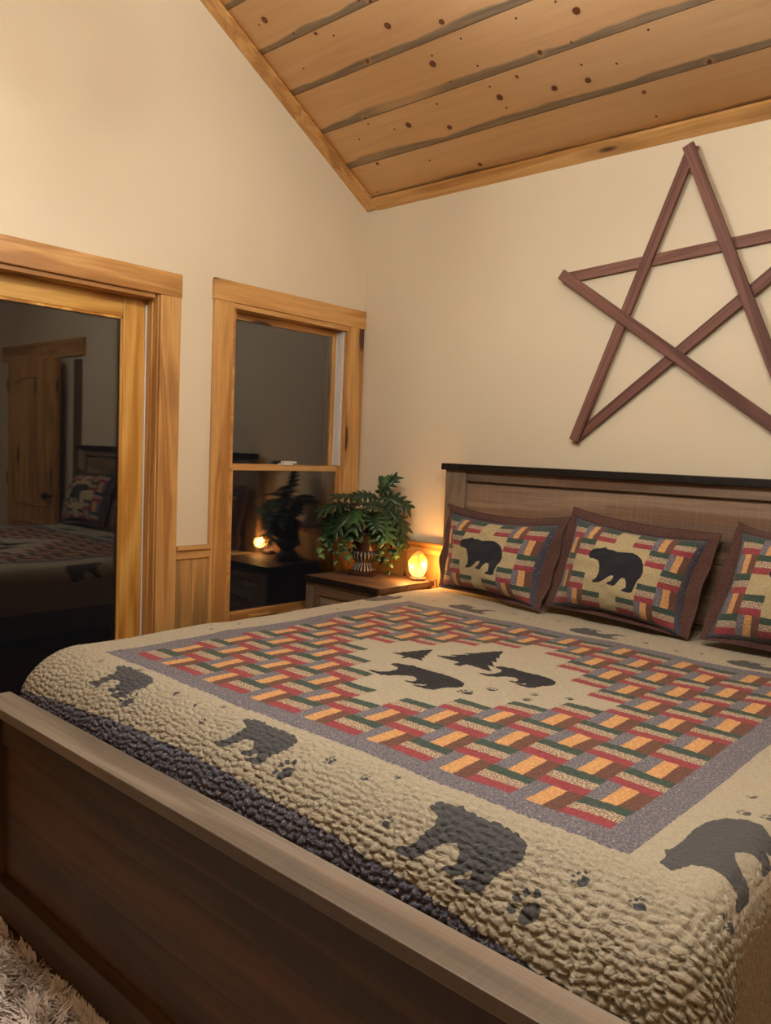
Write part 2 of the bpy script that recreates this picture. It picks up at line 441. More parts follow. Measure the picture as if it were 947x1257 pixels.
# ceiling trims: flat pine strips lying against the boards
def slope_pt(x, s, d): # s along the slope, d below the boards
    c_, s_ = 1/math.hypot(1, K), K/math.hypot(1, K)
    return (x, -s*c_ - d*s_*1., EAVE + s*s_ - d*c_)
m = MB(); pts = [slope_pt(x, s, d) for x, s, d in ((0, 0.0, .0), (0, L, .0), (0, L, .018), (0, 0.0, .018))]
m.prism([Vector(p) for p in pts], (.085, 0, 0), .003)
struct(m.build('trim_1', PINE[1]))
m = MB(); pts = [slope_pt(0.086, s, d) for s, d in ((-.01, 0), (.068, 0), (.068, .018), (-.01, .018))]
m.prism([Vector(p) for p in pts], (RX-.086, 0, 0), .003)
struct(m.build('trim_2', PINE[0]))
# wainscot and chair rails
def chair_rail_y(m, y0, y1):
    m.box(0, .036, y0, y1, .878, .898, .005); m.box(0, .022, y0, y1, .835, .878, .004)
def boards_y(m, y0, y1, z0, z1, w=.095):
    y = y1
    while y > y0+.004:
        a = max(y0, y-w); m.box(0, .014, a+.0012, y-.0012, z0, z1, .003); y -= w
m = MB(); boards_y(m, -1.226, -1.038, FLOOR, .835); struct(m.build('trim_3', PANEL))
m = MB(); chair_rail_y(m, -1.226, -1.038); struct(m.build('trim_4', PINE[1]))
m = MB(); x = .004
while x < 3.1:
    m.box(x+.0012, x+.0938, -.014, 0, FLOOR, .842, .003); x += .095
struct(m.build('trim_5', PANEL))
m = MB().box(.0, 3.1, -.036, 0, .886, .906, .005); m.box(.0, 3.1, -.022, 0, .842, .886, .004)
struct(m.build('trim_6', PINE[0]))

# ------------------------------------------------------------------ window_1 (double-hung, next to the corner)
win = thing('window_1', (0, -.52, .44), '', ''); del win['label'], win['category']; struct(win)
MB().box(0, .022, -1.045, .0, 2.07, 2.17, .004).build('head_casing', PINE[1], win)
MB().box(0, .021, -1.04, -.93, .40, 2.07, .004).build('side_casing', PINE[2], win)
MB().box(0, .021, -.125, -.012, .40, 2.07, .004).build('side_casing', PINE[2], win)
MB().box(0, .03, -.93, -.125, .375, .445, .004).build('sill_casing', PINE[1], win)
m = MB().box(-.16, .012, -.935, -.91, .44, 2.075); m.box(-.16, .012, -.91, -.11, 2.045, 2.075); m.box(-.16, .012, -.91, -.11, .44, .462)
m.build('jamb', PINE[1], win)
m = MB().box(-.16, .012, -.135, -.11, .462, 2.045); m.build('jamb', PINE[2], win)
m = MB().box(-.10, -.052, -.150, -.136, 1.29, 2.044, .002); m.box(-.046, -.012, -.150, -.136, 1.29, 2.044, .002); m.build('sash_track', WHITEP, win)
def sash(name, x0, x1, y0, y1, z0, z1, st, rt, rb):
    m = MB().box(x0, x1, y0, y0+st, z0, z1, .004); m.box(x0, x1, y1-st, y1, z0, z1, .004)
    f = m.build(name, PINE[2], win)
    xm = x1-.008
    MB().box(x0, x1, y0+st, y1-st, z1-rt, z1, .004).build('top_rail', PINE[1], f)
    MB().box(x0, x1, y0+st, y1-st, z0, z0+rb, .004).build('bottom_rail', PINE[1], f)
    m = MB()
    for q in (0, .012): m.box(xm-.003-q, xm+.001-q, y0+st-.004, y1-st+.004, z0+rb-.004, z1-rt+.004)
    m.build('glass', GLASS, f)
    return f
up_ = sash('upper_sash', -.098, -.064, -.93, -.135, 1.26, 2.045, .04, .036, .03)
lo_ = sash('lower_sash', -.052, -.018, -.91, -.128, .463, 1.287, .03, .03, .075)
MB().box(-.02, -.008, -.76, -.62, .497, .512, .004).build('finger_lift', PINE[1], lo_)
m = MB().box(-.05, -.012, -.565, -.49, 1.287, 1.297, .003); m.box(-.045, -.015, -.55, -.46, 1.297, 1.309, .004); m.build('sash_lock', WHITEP, win)

# ------------------------------------------------------------------ door_1 (sliding glass door)
dr = thing('door_1', (0, -2.2, FLOOR), '', ''); del dr['label'], dr['category']; struct(dr)
MB().box(0, .022, -3.28, -1.222, 2.04, 2.146, .004).build('head_casing', PINE[1], dr)
MB().box(0, .021, -1.332, -1.226, FLOOR, 2.04, .004).build('side_casing', PINE[2], dr)
MB().box(0, .021, -3.28, -3.17, FLOOR, 2.04, .004).build('side_casing', PINE[2], dr)
m = MB().box(-.17, .006, -1.340, -1.332, FLOOR, 2.04, .001); m.box(-.17, -.03, -1.345, -1.340, FLOOR, 2.03, .001); m.build('jamb', PINE[2], dr)
MB().box(-.17, .006, -3.17, -1.352, 2.02, 2.04, .002).build('jamb', PINE[1], dr)
MB().box(-.080, -.072, -1.352, -1.345, FLOOR+.02, 2.0, .001).build('weatherstrip', WHITEP, dr)
def slider(y0, y1, x0, x1, sw):
    m = MB().box(x0, x1, y0, y0+sw, FLOOR+.02, 2.02, .004); m.box(x0, x1, y1-sw, y1, FLOOR+.02, 2.02, .004)
    f = m.build('door_panel', DOORPINE[2], dr)
    m = MB().box(x0, x1, y0+sw, y1-sw, 1.93, 2.02, .004); m.box(x0, x1, y0+sw, y1-sw, FLOOR+.02, FLOOR+.22, .004)
    m.build('rail', DOORPINE[1], f)
    m = MB().box(x1-.012, x1-.002, y0+sw, y0+sw+.012, FLOOR+.22, 1.93, .002); m.box(x1-.012, x1-.002, y1-sw-.012, y1-sw, FLOOR+.22, 1.93, .002); m.box(x1-.012, x1-.002, y0+sw, y1-sw, 1.918, 1.93, .002)
    m.build('glazing_bead', DOORPINE[2], f)
    xm = x1-.012
    m = MB()
    for q in (0, .014): m.box(xm-.003-q, xm+.001-q, y0+sw-.004, y1-sw+.004, FLOOR+.216, 1.934)
    m.build('glass', GLASS, f)
slider(-2.30, -1.348, -.122, -.08, .108)
slider(-3.17, -2.22, -.168, -.126, .095)
MB().box(-.17, .0, -3.17, -1.352, FLOOR, FLOOR+.02).build('sill', BRONZE, dr)

# ------------------------------------------------------------------ door_2 (arched two-panel pine door right of the bed, seen in the glass)
d2 = thing('door_2', (3.85, 0, FLOOR), '', ''); del d2['label'], d2['category']; struct(d2)
MB().box(3.08, 3.20, -.02, 0, FLOOR, 2.06, .004).build('side_casing', RUSTIC[2], d2)
MB().box(3.02, 4.62, -.035, 0, 2.09, 2.24, .004).build('head_casing', PINE[0], d2)
lf = MB().box(3.29, 4.25, -.13, -.09, FLOOR+.01, 2.07, .003).build('door_leaf', PINE[2], d2)
for z0, z1, arch in ((.78, 1.92, .09), (.08, .62, 0)):
    pts = [(3.43, -.131, z0), (4.11, -.131, z0), (4.11, -.131, z1-arch)]
    pts += [(3.77+.34*math.cos(a), -.131, z1-arch+arch*math.sin(a)) for a in np.linspace(.15, pi-.15, 12)] if arch else []
    pts += [(3.43, -.131, z1-arch)]
    m = MB()
    for i in range(len(pts)):
        a, b = Vector(pts[i]), Vector(pts[(i+1) % len(pts)])
        m.tube([a, b], .012, 6)
    m.build('panel_moulding', DOORPINE[2], lf)
m = MB().sphere((3.36, -.19, .88), .032, 16); m.tube([(3.36, -.13, .88), (3.36, -.19, .88)], .012, 10); m.build('door_knob', BRONZE, lf, smooth=True)
for z in (.2, 1.0, 1.85): MB().box(4.245, 4.262, -.135, -.0, z-.05, z+.05, .002).build('hinge', BRONZE, d2)

# ------------------------------------------------------------------ bed
BX0, BX1 = .70, 2.965
bed = thing('bed', (1.83, -1.2, FLOOR), 'large rustic brown wooden bed with plank headboard and low panelled footboard', 'bed')
hb = MB().box(BX0+.14, BX1-.14, -.072, -.045, .35, 1.245, .002).build('headboard', HEADW, bed)
for x0, x1 in ((BX0+.018, BX0+.142), (BX1-.142, BX1-.018)): MB().box(x0, x1, -.10, -.04, FLOOR, 1.302, .003).build('post', RUSTICG[2], hb)
MB().box(BX0+.142, BX1-.142, -.092, -.045, 1.252, 1.302, .004).build('top_rail', HEADW, hb)
MB().box(BX0+.142, BX1-.142, -.084, -.072, .985, 1.236, .004).build('plank', HEADW, hb)
MB().box(BX0+.142, BX1-.142, -.084, -.072, .73, .98, .004).build('plank', HEADW, hb)
MB().box(BX0+.142, BX1-.142, -.084, -.072, .47, .725, .004).build('plank', HEADW, hb)
MB().box(BX0, BX1, -.118, -.036, 1.302, 1.335, .003).build('cap_rail', BLACKM, hb)
for i in range(3):
    for xx in (BX0+.03+i*.035, BX1-.03-i*.035):
        MB().sphere((xx, -.118, 1.318), .006, 10, (1, .5, 1)).build('bolt', BRONZE, hb, smooth=True)
fb = MB().box(BX0+.1, BX1-.1, -2.322, -2.30, -.04, .50, .002).build('footboard', FOOTW[0], bed)
for z0, z1 in ((.04, .2065), (.2068, .3665), (.3668, .47)): MB().box(BX0+.105, BX1-.105, -2.328, -2.32, z0, z1, .0008).build('plank', FOOTW[0], fb)
for x0, x1 in ((BX0+.012, BX0+.105), (BX1-.105, BX1-.012)): MB().box(x0, x1, -2.352, -2.272, FLOOR, .545, .003).build('post', FOOTW[2], fb)
MB().box(BX0+.105, BX1-.105, -2.340, -2.29, .455, .545, .004).build('top_rail', FOOTW[0], fb)
MB().box(BX0+.105, BX1-.105, -2.362, -2.30, -.06, .045, .005).build('bottom_rail', FOOTW[0], fb)
MB().box(BX0-.012, BX1+.012, -2.362, -2.268, .545, .575, .003).build('cap_rail', CAPW, fb)
for x0, x1 in ((BX0+.05, BX0+.08), (BX1-.08, BX1-.05)): MB().box(x0, x1, -2.27, -.1, .05, .30, .003).build('side_rail', RUSTIC[1], bed)
m = MB()
for y in np.linspace(-2.2, -.2, 9): m.box(BX0+.08, BX1-.08, y-.04, y+.04, .13, .15)
m.build('slats', PINE[0], bed)
mt = MB().box(.815, 2.75, -2.10, -.115, .15, .675, .05).build('mattress', MATTR, smooth=True)
tag(mt, 'pale thick mattress under the bear quilt on the wooden bed', 'mattress')

# ------------------------------------------------------------------ outlines for the appliqué shapes (facing left, feet down)
BEAR = np.array([(232, 358), (238, 341), (252, 332), (270, 327), (284, 322), (293, 316), (302, 317), (310, 323), (335, 322), (365, 327), (398, 322), (430, 318), (458, 326), (482, 342), (500, 366), (511, 398), (508, 424), (496, 442), (491, 470), (487, 496), (476, 503), (440, 501), (440, 493), (456, 482), (450, 458), (440, 442), (425, 441), (416, 452), (407, 474), (398, 486), (361, 483), (362, 474), (378, 466), (386, 446), (380, 438), (364, 444), (344, 466), (322, 482), (291, 489), (287, 480), (304, 464), (307, 434), (300, 404), (288, 384), (265, 379), (244, 380), (234, 370)], float)
BEAR = (BEAR - [(232+511)/2, (316+503)/2])/np.array([279., -187.])       # unit box, y up
QBEAR = np.array([(-.5, .33), (-.47, .42), (-.36, .43), (-.30, .5), (-.25, .45), (-.1, .44), (.1, .46), (.28, .42), (.43, .30), (.5, .1), (.49, -.06), (.44, -.16), (.42, -.3), (.41, -.44), (.36, -.5), (.18, -.5), (.17, -.44), (.26, -.38), (.24, -.26), (.2, -.36), (.16, -.42), (.02, -.42), (.03, -.36), (.1, -.31), (.07, -.17), (-.02, -.06), (-.1, -.12), (-.16, -.24), (-.2, -.38), (-.26, -.46), (-.44, -.45), (-.43, -.38), (-.34, -.33), (-.31, -.15), (-.31, .05), (-.35, .17), (-.44, .22), (-.5, .25)])
def tree_poly(nn=5):
    R = []
    for i in range(nn):
        t0, t1 = i/nn, (i+1)/nn
        R += [(.5*t1*1.02, .5-.86*t1), (.5*t1*.66, .5-.86*t1+.02)]
    R = [(0, .5)] + R
    R[-1] = (.06, -.36); R += [(.06, -.5)]
    return np.array(R + [(-x, y) for x, y in R[::-1][:-1]])
TREE = tree_poly()
def sdpoly(P, poly):
    """signed distance to a polygon, positive inside"""
    d = np.full(len(P), 1e9); ins = np.zeros(len(P), bool)
    for i in range(len(poly)):
        a, b = poly[i], poly[(i+1) % len(poly)]
        e = b-a; w = P-a; t = np.clip((w@e)/(e@e+1e-18), 0, 1); q = w - t[:, None]*e
        d = np.minimum(d, (q*q).sum(1))
        c = (a[1] <= P[:, 1]) != (b[1] <= P[:, 1])
        with np.errstate(divide='ignore', invalid='ignore'):
            xi = a[0] + (P[:, 1]-a[1])/(b[1]-a[1])*e[0]
        ins ^= c & (P[:, 0] < xi)
    return np.where(ins, 1, -1)*np.sqrt(d)
def stamp(field, U, poly, cx, cy, w, h, rot=0., flip=1, shear=0.):
    c, s = math.cos(rot), math.sin(rot)
    q = poly*[w*flip, h]; q = q + np.c_[q[:, 1]*shear, q[:, 1]*0]
    q = q@np.array([[c, s], [-s, c]]) + [cx, cy]
    lo, hi = q.min(0)-.02, q.max(0)+.02
    k = np.where((U[:, 0] > lo[0]) & (U[:, 0] < hi[0]) & (U[:, 1] > lo[1]) & (U[:, 1] < hi[1]))[0]
    field[k] = np.maximum(field[k], np.clip(sdpoly(U[k], q), -.02, .02))
def ell(n=14): a = np.linspace(0, 2*pi, n, endpoint=False); return np.c_[np.cos(a), np.sin(a)]*.5
def paw(field, U, cx, cy, s, rot=0.):
    c, sn = math.cos(rot), math.sin(rot)
    def P(dx, dy, w, h, r=0): stamp(field, U, ell(), cx+(dx*c-dy*sn)*s, cy+(dx*sn+dy*c)*s, w*s, h*s, rot+r)
    P(0, -.12, .72, .5)
    for dx, dy, r in ((-.42, .22, .5), (-.16, .42, .15), (.14, .43, -.15), (.41, .24, -.5)): P(dx, dy, .2, .3, r)

# ------------------------------------------------------------------ quilt
XL, XR, YF, ZT = .745, 2.765, -2.055, .70
def arc_table(a, b):
    ph = np.linspace(0, pi/2, 200); h = a*np.sin(ph); d = b*(1-np.cos(ph))
    s = np.r_[0, np.cumsum(np.hypot(np.diff(h), np.diff(d)))]
    s = np.r_[s, s[-1]+2.]; h = np.r_[h, h[-1]]; d = np.r_[d, d[-1]+2.]
    return s, h, d
TF, TS = arc_table(.20, .165), arc_table(.075, .10)
HL, HR, HF = .40, .50, .37
us = np.concatenate([np.arange(XL-HL, .86, .005), np.arange(.86, 2.66, .0045), np.arange(2.66, XR+HR, .005)])
vs = np.concatenate([np.arange(YF-HF, -1.95, .0036), np.arange(-1.95, -.085, .0045)])
Ug, Vg = np.meshgrid(us, vs, indexing='ij'); nu, nv = Ug.shape
U = np.c_[Ug.ravel(), Vg.ravel()]
dx = np.where(U[:, 0] < XL, U[:, 0]-XL, np.where(U[:, 0] > XR, U[:, 0]-XR, 0.)); dy = np.where(U[:, 1] < YF, U[:, 1]-YF, 0.)
Ls = np.hypot(dx, dy); w = np.where(Ls > 0, dy*dy/np.maximum(Ls*Ls, 1e-12), 0)
# rounded hem corner keeps the corner cape short
lim = HF*w + (1-w)*np.where(dx < 0, HL, HR); Lc = np.minimum(Ls, lim)
hF, dF = np.interp(Lc, TF[0], TF[1]), np.interp(Lc, TF[0], TF[2]); hS, dS = np.interp(Lc, TS[0], TS[1]), np.interp(Lc, TS[0], TS[2])
H = hF*w + hS*(1-w); D = dF*w + dS*(1-w)
ux, uy = np.where(Ls > 0, dx/np.maximum(Ls, 1e-9), 0), np.where(Ls > 0, dy/np.maximum(Ls, 1e-9), 0)
X = np.clip(U[:, 0], XL, XR) + ux*H; Y = np.maximum(U[:, 1], YF) + uy*H; Z = ZT - D
def hash2(i, j, k):
    v = np.sin(i*127.1 + j*311.7 + k*74.7)*43758.5453
    return v - np.floor(v)
def vnoise(x, y, k):
    xi, yi = np.floor(x), np.floor(y); fx, fy = x-xi, y-yi; fx = fx*fx*(3-2*fx); fy = fy*fy*(3-2*fy)
    return (hash2(xi, yi, k)*(1-fx)+hash2(xi+1, yi, k)*fx)*(1-fy) + (hash2(xi, yi+1, k)*(1-fx)+hash2(xi+1, yi+1, k)*fx)*fy
def cells(x, y):
    """F2-F1 of a jittered cell pattern"""
    xi, yi = np.floor(x), np.floor(y); f1 = np.full(x.shape, 9.); f2 = f1.copy()
    for a in (-1, 0, 1):
        for b in (-1, 0, 1):
            px = xi+a+.15+.7*hash2(xi+a, yi+b, 1.); py = yi+b+.15+.7*hash2(xi+a, yi+b, 2.)
            d = np.hypot(px-x, py-y); f2 = np.where(d < f1, f1, np.minimum(f2, d)); f1 = np.minimum(f1, d)
    return f2-f1
# surface normal of the drape (analytic enough): outward/up
t = np.clip(Lc/.22, 0, 1)*pi/2
nx, ny, nz = ux*np.sin(t), uy*np.sin(t), np.cos(t)
wx = U[:, 0] + .03*(vnoise(U[:, 0]*14, U[:, 1]*14, 3.)-.5); wy = U[:, 1] + .03*(vnoise(U[:, 0]*14, U[:, 1]*14, 4.)-.5)
e = cells(wx/.024, wy/.0165); puff = np.clip(e/.34, 0, 1); puff = puff*puff*(3-2*puff)
foot = np.clip((-1.98-U[:, 1])/.16, 0, 1); foot = foot*foot*(3-2*foot)
amp = .0014 + .0060*foot + .003*np.clip(np.abs(dx)/.1, 0, 1)
disp = amp*(puff-.55) + .010*(vnoise(U[:, 0]*3.1, U[:, 1]*3.1, 5.)-.5) + .006*(vnoise(U[:, 0]*9, U[:, 1]*9, 6.)-.5)
# folds in the part that hangs at the sides
fold = np.clip((Lc-.12)/.3, 0, 1)*(1-w)
disp = disp + fold*.012*np.sin(U[:, 1]*17 + 2*np.sin(U[:, 1]*5))
disp = np.where(w > .5, np.minimum(disp, .008), disp)
co = np.c_[X+nx*disp, Y+ny*disp, Z+nz*disp]
hem = np.where(w > .6, -2.247 - .05*((U[:, 0]-1.6)/.9)**2 - U[:, 1], Ls - np.where(dx < 0, .27, .36))
bear = np.full(len(U), -.02)
# foot border: three bears with their paw prints
for cx, cy, ww, hh in ((1.135, -2.135, .215, .125), (1.755, -2.140, .215, .130), (2.385, -2.172, .235, .150)): stamp(bear, U, QBEAR, cx, cy, ww, hh, 0., 1, .22)
for cx, cy, s, r in ((1.245, -2.190, .055, .9), (1.91, -2.190, .058, .9), (2.555, -2.232, .06, .9)): paw(bear, U, cx, cy, s, r)
for cx, cy, s, r in ((1.36, -2.105, .03, 1.3), (1.47, -2.118, .022, .2), (1.54, -2.078, .022, 1.), (1.55, -2.16, .026, .5), (1.987, -2.120, .03, 1.3), (2.099, -2.130, .024, .4), (2.157, -2.090, .022, 1.), (2.22, -2.20, .028, .2), (2.615, -2.150, .034, 1.2), (2.715, -2.152, .03, .5), (1.08, -2.19, .02, .3), (1.12, -2.07, .02, .8), (.95, -2.10, .024, .5), (.88, -2.0, .02, 0)): paw(bear, U, cx, cy, s, r)
# right border bears stand towards the right edge and face the foot
for cy in (-1.89, -1.26, -.62): stamp(bear, U, QBEAR, 2.765, cy, .30, .165, pi/2, 1, .0)
for cx, cy, s, r in ((2.84, -2.07, .034, 1.9), (2.735, -1.712, .03, 1.6), (2.775, -1.70, .028, 1.), (2.72, -1.62, .022, .5), (2.76, -1.53, .03, 1.4), (2.73, -1.45, .022, .3), (2.79, -1.05, .028, 1.)): paw(bear, U, cx, cy, s, r)
# left border bears
for cy in (-.60, -1.2, -1.85): stamp(bear, U, QBEAR, .755 if cy > -1 else .68, cy, .22, .12, -pi/2, 1)
for cx, cy, s in ((.80, -.80, .02), (.82, -.95, .02), (.79, -1.45, .022), (.82, -1.6, .02)): paw(bear, U, cx, cy, s, 1.)
# head border bears (upside down as seen from the foot)
for cx in (1.165, 1.775, 2.39): stamp(bear, U, QBEAR, cx, -.455, .22, .11, pi, 1, .2)
for cx, cy, s in ((.95, -.45, .022), (1.36, -.40, .024), (1.45, -.44, .02), (1.553, -.36, .022), (1.98, -.46, .026), (2.10, -.47, .022), (2.18, -.44, .024), (2.55, -.44, .02)): paw(bear, U, cx, cy, s, .5)
# centre medallion
stamp(bear, U, QBEAR, 1.70, -1.470, .31, .165, 0., 1, .1)
stamp(bear, U, QBEAR, 1.905, -1.225, .235, .145, 0., 1, .1)
stamp(bear, U, TREE, 1.70, -1.140, .225, .275); stamp(bear, U, TREE, 1.53, -1.265, .135, .165)
for cx, cy, s, r in ((1.90, -1.495, .05, 1.), (1.925, -1.405, .036, .4), (2.035, -1.345, .03, .9), (2.05, -1.412, .034, .4), (2.13, -1.31, .026, 1.)): paw(bear, U, cx, cy, s, r)
quilt = from_arrays('patchwork_quilt', co, gridfaces(nu, nv), QUILT, uv=U, attrs=dict(bear=bear, hem=hem))
quilt.location = (0, 0, 0)
tag(quilt, 'beige quilt with black bears and a red, green and orange patchwork field spread over bed', 'quilt')

# ------------------------------------------------------------------ pillow shams
def sham(TL, TR, BL, BR, label, group, sag=.02, seed=0, bulge=.105, flop=(0, 0)):
    TL, TR, BL, BR = map(np.array, (TL, TR, BL, BR)); base = (BL+BR)/2
    o = thing('pillow_sham', tuple(base), label, 'pillow', group)
    nrm = np.cross(BR-BL, TL-BL); nrm = nrm/np.linalg.norm(nrm)
    if nrm[1] > 0: nrm = -nrm
    M = .052; Wd = np.linalg.norm(BR-BL); Ht = np.linalg.norm(TL-BL)
    ml, mr, mb, mt_ = .024/Wd, .034/Wd, .008/Ht, .043/Ht
    def plane(s, t): # s,t arrays in 0..1 over the flange outline
        s, t = s[..., None], t[..., None]
        return (BL*(1-s)+BR*s)*(1-t) + (TL*(1-s)+TR*s)*t
    n1, n2 = 132, 100
    a = np.linspace(0, 1, n1); b = np.linspace(0, 1, n2); A, B = np.meshgrid(a, b, indexing='ij')
    edge_in = .022
    def body(A, B, sign, depth):
        # seams pull inwards between the corners
        s = ml + (1-ml-mr)*A; t = mb + (1-mb-mt_)*B
        ax = 2*A-1; bx = 2*B-1
        s = s - np.sign(ax)*np.abs(ax)**3*edge_in/Wd*(1-bx*bx)*1.2
        t = t - np.sign(bx)*np.abs(bx)**3*edge_in/Ht*(1-ax*ax)*1.2
        p = plane(s, t)
        th = ((1-np.abs(ax)**2.6)*(1-np.abs(bx)**2.6))**.62
        wr = (vnoise(A*5+seed, B*4+seed, 9.)-.5)*.022 + (vnoise(A*13+seed, B*11, 8.)-.5)*.008
        return p + nrm*(sign*(depth*th + wr*np.clip(th*2, 0, 1)))[..., None]
    f = body(A, B, 1, bulge).reshape(-1, 3); bk = body(A, B, -1, .02).reshape(-1, 3)
    uv = np.c_[(A*.60-.02).ravel(), (B*.405-.015).ravel()]
    fld = np.full(len(uv), -.02); stamp(fld, uv, BEAR, .278, .188, .262, .172)
    from_arrays('cushion_front', f, gridfaces(n1, n2), SHAM, o, uv=uv, attrs=dict(bear=fld))
    from_arrays('cushion_back', bk, gridfaces(n1, n2)[:, ::-1], BROWNC, o)
    # flange ring: inner loop on the seam, outer loop on the outline with soft waves
    per = 240; q = np.linspace(0, 4, per, endpoint=False); seg = q.astype(int); fr = q-seg
    As = np.select([seg == 0, seg == 1, seg == 2, seg == 3], [fr, 1+0*fr, 1-fr, 0*fr]); Bs = np.select([seg == 0, seg == 1, seg == 2, seg == 3], [0*fr, fr, 1+0*fr, 1-fr])
    inner = body(As, Bs, 1, 0.)
    rows = []
    K_ = 7
    for k in range(K_):
        w_ = k/(K_-1)
        out = plane(As.copy(), Bs.copy())
        top = (seg == 2); ss = 4*fr*(1-fr)
        out[top, 2] -= sag*ss[top]
        out[seg == 0, 2] += .01*ss[seg == 0]
        wave = .010*np.sin(q*7+seed) + .007*np.sin(q*17+seed*2)
        crn = np.abs(2*fr-1)**6
        p = inner*(1-w_) + out*w_ + nrm*((wave*w_*(1-crn*.5) - .018*w_*w_*(seg == 2))[:, None])
        if flop[0]: p += np.array(flop)*0
        rows.append(p)
    ring = np.stack(rows, 0)
    thick = .007
    frt = ring + nrm*thick/2; bck = ring - nrm*thick/2
    V_ = np.concatenate([frt.reshape(-1, 3), bck.reshape(-1, 3)]); F_ = []
    nn = K_*per
    for k in range(K_-1):
        for i in range(per):
            j = (i+1) % per; a_ = [k*per+i, (k+1)*per+i, (k+1)*per+j, k*per+j]
            F_.append(a_); F_.append([x+nn for x in a_[::-1]])
    for k in (0, K_-1):
        for i in range(per):
            j = (i+1) % per; F_.append([k*per+i, k*per+j, nn+k*per+j, nn+k*per+i])
    from_arrays('flange', V_, F_, BROWNC, o)
    return o
GP = 'bear pillow shams against the headboard'
sham((.775, -.145, 1.135), (1.47, -.155, 1.13), (.785, -.20, .715), (1.435, -.315, .712), 'patchwork bear pillow nearest the glowing lamp, leaning on the left headboard post', GP, .035, 1)
sham((1.49, -.165, 1.172), (2.125, -.16, 1.122), (1.435, -.275, .735), (2.08, -.315, .712), 'middle patchwork bear pillow, its flange overlapping the neighbouring sham', GP, .02, 4)
sham((2.185, -.15, 1.17), (2.85, -.16, 1.15), (2.125, -.325, .725), (2.80, -.33, .715), 'patchwork pillow farthest from the lamp, cut off by the photo edge', GP, .05, 9)

# ------------------------------------------------------------------ nightstand
NX0, NX1, NY0, NY1, NZ = .12, .645, -.51, -.06, .715
ns = thing('nightstand', ((NX0+NX1)/2, (NY0+NY1)/2, FLOOR), 'rustic brown nightstand with black metal edge strip between window and bed', 'nightstand')
tp = MB().box(NX0, NX1, NY0, NY1, NZ-.028, NZ, .003).build('top', RUSTIC[0], ns)
m = MB().box(NX0-.003, NX1+.003, NY0-.004, NY0+.016, NZ-.030, NZ+.0015, .002); es = m.build('edge_strap', BLACKM, tp)
for xx in (NX0+.018, NX0+.042, NX0+.066, NX1-.018, NX1-.042, NX1-.066):
    MB().sphere((xx, NY0-.004, NZ-.014), .0055, 10, (1, .6, 1)).build('stud', BRONZE, es, smooth=True)
m = MB().box(NX0+.012, NX0+.03, NY0+.02, NY1-.005, FLOOR+.08, NZ-.028); m.box(NX1-.03, NX1-.012, NY0+.02, NY1-.005, FLOOR+.08, NZ-.028)
m.box(NX0+.03, NX1-.03, NY1-.02, NY1-.005, FLOOR+.08, NZ-.028); m.box(NX0+.03, NX1-.03, NY0+.03, NY1-.02, FLOOR+.08, FLOOR+.1)
m.build('carcass', RUSTIC[2], ns)
for x0, x1 in ((NX0+.01, NX0+.065), (NX1-.065, NX1-.01)): MB().box(x0, x1, NY0+.012, NY0+.04, FLOOR, NZ-.028, .003).build('stile', RUSTICG[2], ns)
MB().box(NX0+.065, NX1-.065, NY0+.016, NY0+.04, NZ-.058, NZ-.028, .002).build('front_rail', RUSTICG[0], ns)
MB().box(NX0+.065, NX1-.065, NY0+.016, NY0+.04, FLOOR+.05, FLOOR+.12, .002).build('front_rail', RUSTICG[0], ns)
for z0, z1 in ((.37, .655), (.025, .36)):
    m = MB().box(NX0+.068, NX1-.068, NY0+.028, NY0+.05, z0, z1, .002)
    d = m.build('drawer', RUSTICG[0], ns)
    m = MB()
    for a in ((NX0+.068, NX1-.068, z0, z0+.035), (NX0+.068, NX1-.068, z1-.035, z1)): m.box(a[0], a[1], NY0+.018, NY0+.03, a[2], a[3], .003)
    for a in ((NX0+.068, NX0+.105), (NX1-.105, NX1-.068)): m.box(a[0], a[1], NY0+.018, NY0+.03, z0+.035, z1-.035, .003)
    m.build('drawer_frame', RUSTIC[0], d)
    m = MB().tube([((NX0+NX1)/2-.05, NY0+.03, (z0+z1)/2), ((NX0+NX1)/2-.05, NY0+.002, (z0+z1)/2), ((NX0+NX1)/2+.05, NY0+.002, (z0+z1)/2), ((NX0+NX1)/2+.05, NY0+.03, (z0+z1)/2)], .006)
    m.build('handle', BLACKM, d)
for x0, x1 in ((NX0+.012, NX0+.05), (NX1-.05, NX1-.012)): MB().box(x0, x1, NY1-.045, NY1-.006, FLOOR, FLOOR+.1, .002).build('leg', RUSTIC[2], ns)

# ------------------------------------------------------------------ urn plant
PX, PY = .284, -.219
pl = thing('potted_plant', (PX, PY, NZ), 'leafy green plant with trailing ivy in a fluted dark urn on nightstand', 'plant')
m = MB(); c, s_ = math.cos(.5), math.sin(.5); q = .072
m.prism([(PX+q*(c*a-s_*b), PY+q*(s_*a+c*b), NZ) for a, b in ((-1, -1), (1, -1), (1, 1), (-1, 1))], (0, 0, .022), .004)
m.build('plinth', URNB, pl)
rf = lambda a, z: 1+.035*math.cos(22*a)
o = MB().lathe([(.066, .022), (.068, .03), (.062, .042), (.05, .055), (.043, .066), (.046, .074), (.058, .082), (.070, .094), (.075, .108), (.074, .12), (.066, .13)], (PX, PY, NZ), 108, rf).build('fluted_bowl', URNF, pl, smooth=True)
MB().lathe([(.060, .125), (.066, .131), (.067, .14), (.066, .2), (.070, .214), (.078, .222), (.079, .23), (.074, .234), (.066, .228), (.06, .2), (.02, .19)], (PX, PY, NZ), 48).build('urn_neck', URNB, pl, smooth=True)
